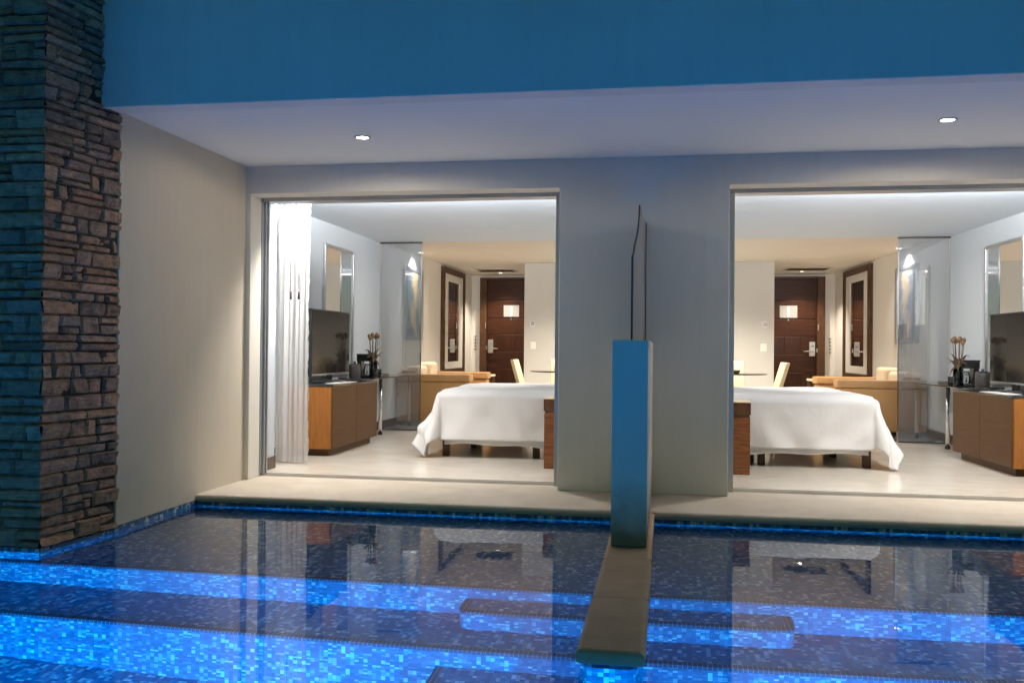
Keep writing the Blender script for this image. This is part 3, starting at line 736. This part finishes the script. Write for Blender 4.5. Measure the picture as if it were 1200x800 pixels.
    # ---- little hooks, thermostat, switch, vent
    t = thing('hook_strip', f'vertical row of tiny dark hooks on the white strip beside the {S} door', 'hooks', (-3.53, YD, 1.0))
    MB().box(-3.555, -3.515, YD - .008, YD - .001, 1.0, 1.32).build('backing', 'white_plastic', t, bevel=.002)
    for q in range(5): MB().box(-3.545, -3.525, YD - .025, YD - .0085, 1.02 + q * .06, 1.045 + q * .06).build('hook', 'dark_plastic', t, bevel=.003)
    t = thing('thermostat', f'small white thermostat with grey display on the grey wall of the {S} room', 'thermostat', (-2.11, YG, 1.45))
    MB().box(-2.15, -2.07, YG - .022, YG - .001, 1.405, 1.51).build('casing', 'white_plastic', t, bevel=.006)
    MB().box(-2.138, -2.082, YG - .025, YG - .0225, 1.425, 1.495).build('display', 'grey_display', t)
    t = thing('light_switch', f'cream switch plate below the thermostat in the {S} room', 'switch', (-2.10, YG, 1.1))
    MB().box(-2.145, -2.055, YG - .010, YG - .001, 1.045, 1.165).build('plate', 'white_plastic', t, bevel=.004)
    MB().box(-2.118, -2.082, YG - .016, YG - .0105, 1.07, 1.14).build('rocker', 'white_plastic', t, bevel=.003)
    t = thing('ceiling_vent', f'slatted air vent in the entrance ceiling of the {S} room', 'vent', (-2.94, 16.0, ZC2))
    vx0, vx1, vy0, vy1 = -3.29, -2.60, 15.62, 16.16
    m = MB(); rim2 = ((vx0, vx0 + .03, vy0, vy1), (vx1 - .03, vx1, vy0, vy1), (vx0 + .03, vx1 - .03, vy0, vy0 + .03), (vx0 + .03, vx1 - .03, vy1 - .03, vy1))
    for bx in rim2: m.box(*bx, ZC2 - .016, ZC2 - .001)
    m.build('frame', 'room_grey_paint', t)
    MB().box(vx0 + .03, vx1 - .03, vy0 + .03, vy1 - .03, ZC2 - .003, ZC2 - .0015).build('backing', 'dark_plastic', t)
    m = MB()
    for q in range(11):
        y = vy0 + .05 + q * .043; m.add([(vx0 + .031, y, ZC2 - .004), (vx1 - .031, y, ZC2 - .004), (vx1 - .031, y + .022, ZC2 - .014), (vx0 + .031, y + .022, ZC2 - .014)], [(0, 1, 2, 3)])
    m.build('slats', 'leg_wood', t, recalc=False, solid=.003)
    # ---- sofa
    t = thing('sofa', f'tan leather sofa with boxy arms along the cream side wall of the {S} room', 'sofa', (-3.1, 12.7, 0))
    sx0 = XW + .03
    for y0, y1 in ((12.02, 12.26), (13.30, 13.54)):
        a = MB().box(sx0, -2.60, y0 + .015, y1 - .015, .06, .592).build('arm', 'tan_leather', t, bevel=.012, seg=3)
        MB().box(sx0, -2.575, y0, y1, .600, .702).build('arm_pad', 'tan_leather', a, bevel=.022, seg=4)
    MB().box(sx0, -2.63, 12.265, 13.295, .06, .29).build('base', 'tan_leather', t, bevel=.01)
    for y0, y1 in ((12.27, 12.775), (12.785, 13.29)):
        MB().box(sx0 + .20, -2.60, y0, y1, .295, .45).build('seat_cushion', 'tan_leather', t, bevel=.03, seg=4)
    MB().box(sx0, sx0 + .19, 12.265, 13.295, .295, .74).build('back', 'tan_leather', t, bevel=.02, seg=3)
    for x in (sx0 + .06, -2.68):
        for y in (12.10, 13.46): MB().box(x - .025, x + .025, y - .025, y + .025, .001, .06).build('foot', 'leg_wood', t)
    for (y0, y1, zt) in ((12.30, 12.72, .80), (12.90, 13.30, .845)):
        p = MB().box(sx0 + .06, sx0 + .26, y0, y1, .46, zt).build('pillow', 'cream_cushion', bevel=.05, seg=5)
        tag(p, f'{"nearer" if y0 < 12.5 else "farther"} cream pillow upright against the back of the {S} sofa', 'pillow')
    # ---- side table beyond the sofa
    t = thing('side_table', f'small pale side table beyond the sofa in the {S} room', 'side table', (-2.85, 13.95, 0))
    MB().box(-3.10, -2.62, 13.72, 14.15, .62, .65).build('tabletop', 'cream_cushion', t, bevel=.006)
    for x in (-3.07, -2.65):
        for y in (13.75, 14.12): MB().box(x - .018, x + .018, y - .018, y + .018, .001, .619).build('leg', 'leg_wood', t)
    # ---- dining table, chairs, napkin holder
    tx, ty = -1.21, 12.65
    t = thing('dining_table', f'round glass dining table on a slim column in the {S} room', 'table', (tx, ty, 0))
    MB().lathe([(.001, .738), (.635, .738), (.64, .744), (.635, .750), (.001, .750)], (tx, ty, 0), 56, False).build('tabletop', 'dark_glass_top', t)
    MB().lathe([(.27, .001), (.27, .018), (.05, .03), (.04, .06), (.04, .70), (.12, .7375)], (tx, ty, 0), 28).build('pedestal', 'chrome', t)
    def chair(cx, cy, ang, lab):
        t = thing('dining_chair', lab, 'chair', (cx, cy, 0), 'chairs at the dining tables')
        ca, sa = math.cos(ang), math.sin(ang)
        def T(m):      # local: +x is the way the chair faces
            m.v = [(cx + p[0] * ca - p[1] * sa, cy + p[0] * sa + p[1] * ca, p[2]) for p in m.v]; return m
        T(MB().box(-.20, .24, -.22, .22, .40, .47)).build('seat', 'beige_chair_fabric', t, bevel=.02, seg=3)
        m = MB(); m.add([(-.20, -.22, .42), (-.145, -.22, .42), (-.145, .22, .42), (-.20, .22, .42), (-.335, -.215, .90), (-.285, -.215, .905), (-.285, .215, .905), (-.335, .215, .90)],
                        [(0, 3, 2, 1), (4, 5, 6, 7), (0, 1, 5, 4), (1, 2, 6, 5), (2, 3, 7, 6), (3, 0, 4, 7)])
        T(m).build('backrest', 'beige_chair_fabric', t, bevel=.015, seg=3)
        for px in (-.17, .21):
            for py in (-.19, .19): T(MB().box(px - .02, px + .02, py - .02, py + .02, .001, .399)).build('leg', 'leg_wood', t)
    chair(-1.75, 12.55, 0.0, f'beige dining chair seen edge on, facing the table in the {S} room')
    chair(-1.44, 13.30, -PI / 2 + .1, f'beige dining chair behind the round table in the {S} room')
    t = tag(MB().lathe([(.001, .001), (.05, .001), (.075, .03), (.08, .05), (.074, .05), (.045, .012), (.001, .010)], (-1.40, 12.35, .7505), 24, False).build('bowl', 'dried_brown'), f'small brown bowl on the glass dining table of the {S} room', 'bowl')
    # ---- nightstand
    t = thing('nightstand', f'reddish wood nightstand by the shared wall in the {S} room', 'nightstand', (-.70, 8.25, 0))
    MB().box(-1.05, XS - .002, 8.045, 8.47, .002, .492).build('body', 'nightstand_wood', t, bevel=.003)
    MB().box(-1.045, XS - .003, 8.055, 8.465, .4925, .508).build('shadow_gap', 'skirting_wood', t)
    MB().box(-1.055, XS - .002, 8.040, 8.475, .5085, .612).build('drawer_block', 'frame_walnut', t, bevel=.003)
    MB().box(-1.058, XS - .002, 8.037, 8.477, .6125, .620).build('top', 'cream_cushion', t)
    # ---- bedside wall lamp
    t = thing('wall_lamp', f'cream bedside wall lamp over the nightstand in the {S} room', 'lamp', (XS, 8.3, 1.35))
    MB().box(XS - .015, XS - .001, 8.24, 8.36, 1.26, 1.44).build('backplate', 'satin_nickel', t, bevel=.003)
    MB().tube([(XS - .014, 8.3, 1.35), (XS - .10, 8.3, 1.35), (XS - .14, 8.3, 1.40)], .009, 10).build('arm', 'satin_nickel', t)
    MB().lathe([(.085, .0), (.07, .17)], (XS - .14, 8.3, 1.38), 28, False).build('shade', 'pendant_shade', t, recalc=False)
    light('bedside_bulb', 'POINT', (XS - .14, 8.3, 1.45), 10, SOFT, .04)
    # ---- bed
    BX0, BX1, BY0, BY1, BT = -2.14, XS - .06, 8.70, 10.50, .645
    t = thing('bed', f'double bed on short dark wooden legs in the {S} room', 'bed', (-1.3, 9.6, 0))
    MB().box(BX0 + .03, BX1, BY0 + .04, BY1 - .04, .155, .32).build('base', 'bed_base_fabric', t, bevel=.01)
    MB().box(BX0, BX1, BY0, BY1, .325, BT - .012).build('mattress', 'white_linen', t, bevel=.05, seg=4)
    for (x, y) in ((-2.11, 8.79), (-1.22, 8.79), (-.45, 8.79), (-2.11, 10.40), (-1.22, 9.6), (-1.22, 10.40), (-.45, 10.40), (-2.0, 9.6)):
        MB().box(x - .032, x + .032, y - .032, y + .032, .001, .154).build('leg', 'leg_wood', t, bevel=.003)
    MB().box(XS - .055, XS - .002, 8.5, 10.7, .30, 1.10).build('headboard', 'frame_walnut', t, bevel=.006)
    # skirt sheet under the cover
    m = MB()
    def sk(u, v):
        per = [(BX1, BY0 - .004), (BX0 + .10, BY0 - .004), (BX0 + .014, BY0 + .06), (BX0 + .012, BY1)]
        L = [0]
        for a, c_ in zip(per, per[1:]): L.append(L[-1] + math.dist(a, c_))
        q = u * L[-1]; i = max(j for j in range(3) if L[j] <= q + 1e-9); f_ = (q - L[i]) / (L[i + 1] - L[i])
        x = per[i][0] + (per[i + 1][0] - per[i][0]) * f_; y = per[i][1] + (per[i + 1][1] - per[i][1]) * f_
        z = .30 - v * (.185 + .012 * math.sin(q * 3.1) + .008 * math.sin(q * 11)); return (x, y - .005 * math.sin(q * 9) * v, z)
    m.grid(sk, 90, 8).build('bed_skirt', 'bed_base_fabric', t, recalc=False, solid=.004)
    for i, y in enumerate((9.15, 10.05)):
        p = MB(); 
        def pil(u, v, y=y):
            a = u * 2 * PI; bb = (v - .5) * PI; e_ = lambda c_: math.copysign(abs(c_) ** .55, c_)
            return (-.62 + .23 * e_(math.cos(a)) * e_(math.cos(bb)) if abs(math.cos(bb)) > 1e-6 else -.62, y + .36 * e_(math.sin(a)) * e_(math.cos(bb)), BT + .125 + .09 * e_(math.sin(bb)))
        p.grid(pil, 36, 18); q = p.build('pillow', 'white_linen', recalc=True)
        tag(q, f'{"nearer" if i == 0 else "farther"} white pillow at the head of the {S} bed', 'pillow')
    # bed cover: a sheet over the mattress, falling past its edges, the corner hanging lowest
    OV, OVX = .49, .53
    so = rnd.uniform(0, 50)
    def cover(u, v):
        X0, Y0, Y1 = BX0, BY0, BY1
        cx = X0 - OVX + u * (BX1 - .02 - X0 + OVX); cy = Y0 - OV + v * (Y1 - Y0 + 2 * OV)
        ex = max(0, X0 - cx); ey0 = max(0, Y0 - cy); ey1 = max(0, cy - Y1); ey = max(ey0, ey1)
        n1 = noise.noise(Vector((cx * 2.1 + so, cy * 2.1, .3))); n2 = noise.noise(Vector((cx * 6 + so, cy * 6, 1.3)))
        d = math.hypot(ex, ey)
        px, py = max(cx, X0), min(max(cy, Y0), Y1)
        z = BT + .012 + .012 * n1 + .004 * n2
        # puffed edge
        inx = cx - X0; iny = min(cy - Y0, Y1 - cy)
        if d <= 0:
            k_ = min(1, min(inx, iny) / .12); z -= .016 * (1 - k_) ** 2; z += .012 * math.sin(PI * min(1, max(0, (cy - Y0) / (Y1 - Y0))))
            return (px, py, z)
        ux, uy = -ex / d, (-(1 if ey0 > 0 else -1) * ey) / d
        r = .045; arc = r * PI / 2
        if d < arc:
            th = d / r; out = r * math.sin(th); dn = r * (1 - math.cos(th))
        else:
            out = r; dn = r + (d - arc)
        fx = ex / OVX if ex else 0
        flare = .26 * fx * max(0, dn - .02) + .055 * max(0, dn)
        side = cx if ey >= ex else cy
        dg = noise.noise(Vector(((cx - d * .9) * 3.2 + so, (cy + d * .5) * 3.2, 7)))
        fold = .016 * math.sin(side * 12 + so + n1 * 3 + d * 3) + .012 * math.sin(side * 7.3 + 2 * so) + .010 * n2 + .030 * dg * abs(dg) * 2
        fa = min(1, dn / .35)
        out += flare + fold * fa
        corner = min(ex, ey)
        z = BT - .018 - dn * (.985 if corner == 0 else .93) + .006 * n1
        if corner > 0: out += .05 * math.sin(corner * 9) * fa
        return (px + ux * out, py + uy * out, max(z, .018 + .004 * n2))
    cvr = MB().grid(cover, 130, 150).build('bed_cover', 'cover_linen', recalc=False, solid=.006)
    tag(cvr, f'plain white cover draped over the bed in the {S} room, corner near the floor', 'bed cover')
    SIDE = 1

room(1)
room(-1)
tag(MB().box(XS + .001, 2 * XC - XS - .001, 7.041, YD + .1, -.01, 2.6).build('shared_wall', 'room_white_paint'), 'white wall between the two rooms behind the beds', 'wall')
# roof slab closes the building above both rooms
tag(MB().box(-6.0, 5.6, 7.045, YD + .4, 2.64, 2.9).build('roof', 'fascia_paint'), 'flat roof slab over both rooms', 'roof')

# ================================================================== dusk sky, faint last sun, camera
world = bpy.data.worlds.new('World'); scene.world = world; world.use_nodes = True
nt = world.node_tree; bg = nt.nodes['Background']
sky = nt.nodes.new('ShaderNodeTexSky'); sky.sky_type = 'NISHITA'; sky.sun_disc = False
SUN_EL, SUN_ROT = R(2.0), R(35)
sky.sun_elevation = SUN_EL; sky.sun_rotation = SUN_ROT; sky.ozone_density = 3; sky.dust_density = .4
mul = nt.nodes.new('ShaderNodeMix'); mul.data_type = 'RGBA'; mul.blend_type = 'MULTIPLY'; mul.inputs[0].default_value = 1
mul.inputs[7].default_value = (.46, 1.0, .64, 1)     # camera balanced for lamp light: the dusk sky reads deep blue
nt.links.new(sky.outputs[0], mul.inputs[6]); nt.links.new(mul.outputs[2], bg.inputs['Color'])
bg.inputs['Strength'].default_value = .138
sl = bpy.data.lights.new('sun', 'SUN'); sl.energy = .012; sl.angle = R(20); sl.color = (1, .9, .8)
so_ = bpy.data.objects.new('sun', sl); COL.objects.link(so_)
sdir = Vector((math.sin(SUN_ROT) * math.cos(SUN_EL), math.cos(SUN_ROT) * math.cos(SUN_EL), math.sin(SUN_EL)))
so_.rotation_euler = (-sdir).to_track_quat('-Z', 'Y').to_euler(); so_.location = (0, -6, 8)

cam = bpy.data.cameras.new('camera'); co = bpy.data.objects.new('camera', cam); COL.objects.link(co)
cam.sensor_fit = 'HORIZONTAL'; cam.sensor_width = 36; cam.lens = 1076.73 / 1200 * 36; cam.clip_start = .05; cam.clip_end = 600
yaw, pit, rol = R(9.480), R(.412), R(.521)
r0 = Vector((math.cos(yaw), math.sin(yaw), 0)); fw = Vector((-math.sin(yaw) * math.cos(pit), math.cos(yaw) * math.cos(pit), math.sin(pit))); u0 = r0.cross(fw)
r2 = math.cos(rol) * r0 + math.sin(rol) * u0; u2 = -math.sin(rol) * r0 + math.cos(rol) * u0
co.matrix_world = Matrix(((r2.x, u2.x, -fw.x, 0), (r2.y, u2.y, -fw.y, 0), (r2.z, u2.z, -fw.z, 1.06), (0, 0, 0, 1)))
scene.camera = co

vs_ = scene.view_settings; vs_.view_transform = 'Standard'; vs_.look = 'None'; vs_.exposure = .24; vs_.gamma = 1; vs_.use_curve_mapping = False
cy = scene.cycles; cy.use_denoising = True; cy.sample_clamp_indirect = 5; cy.max_bounces = 14; cy.transparent_max_bounces = 16; cy.transmission_bounces = 10; cy.glossy_bounces = 8; cy.diffuse_bounces = 6
cy.use_adaptive_sampling = False; cy.blur_glossy = 0
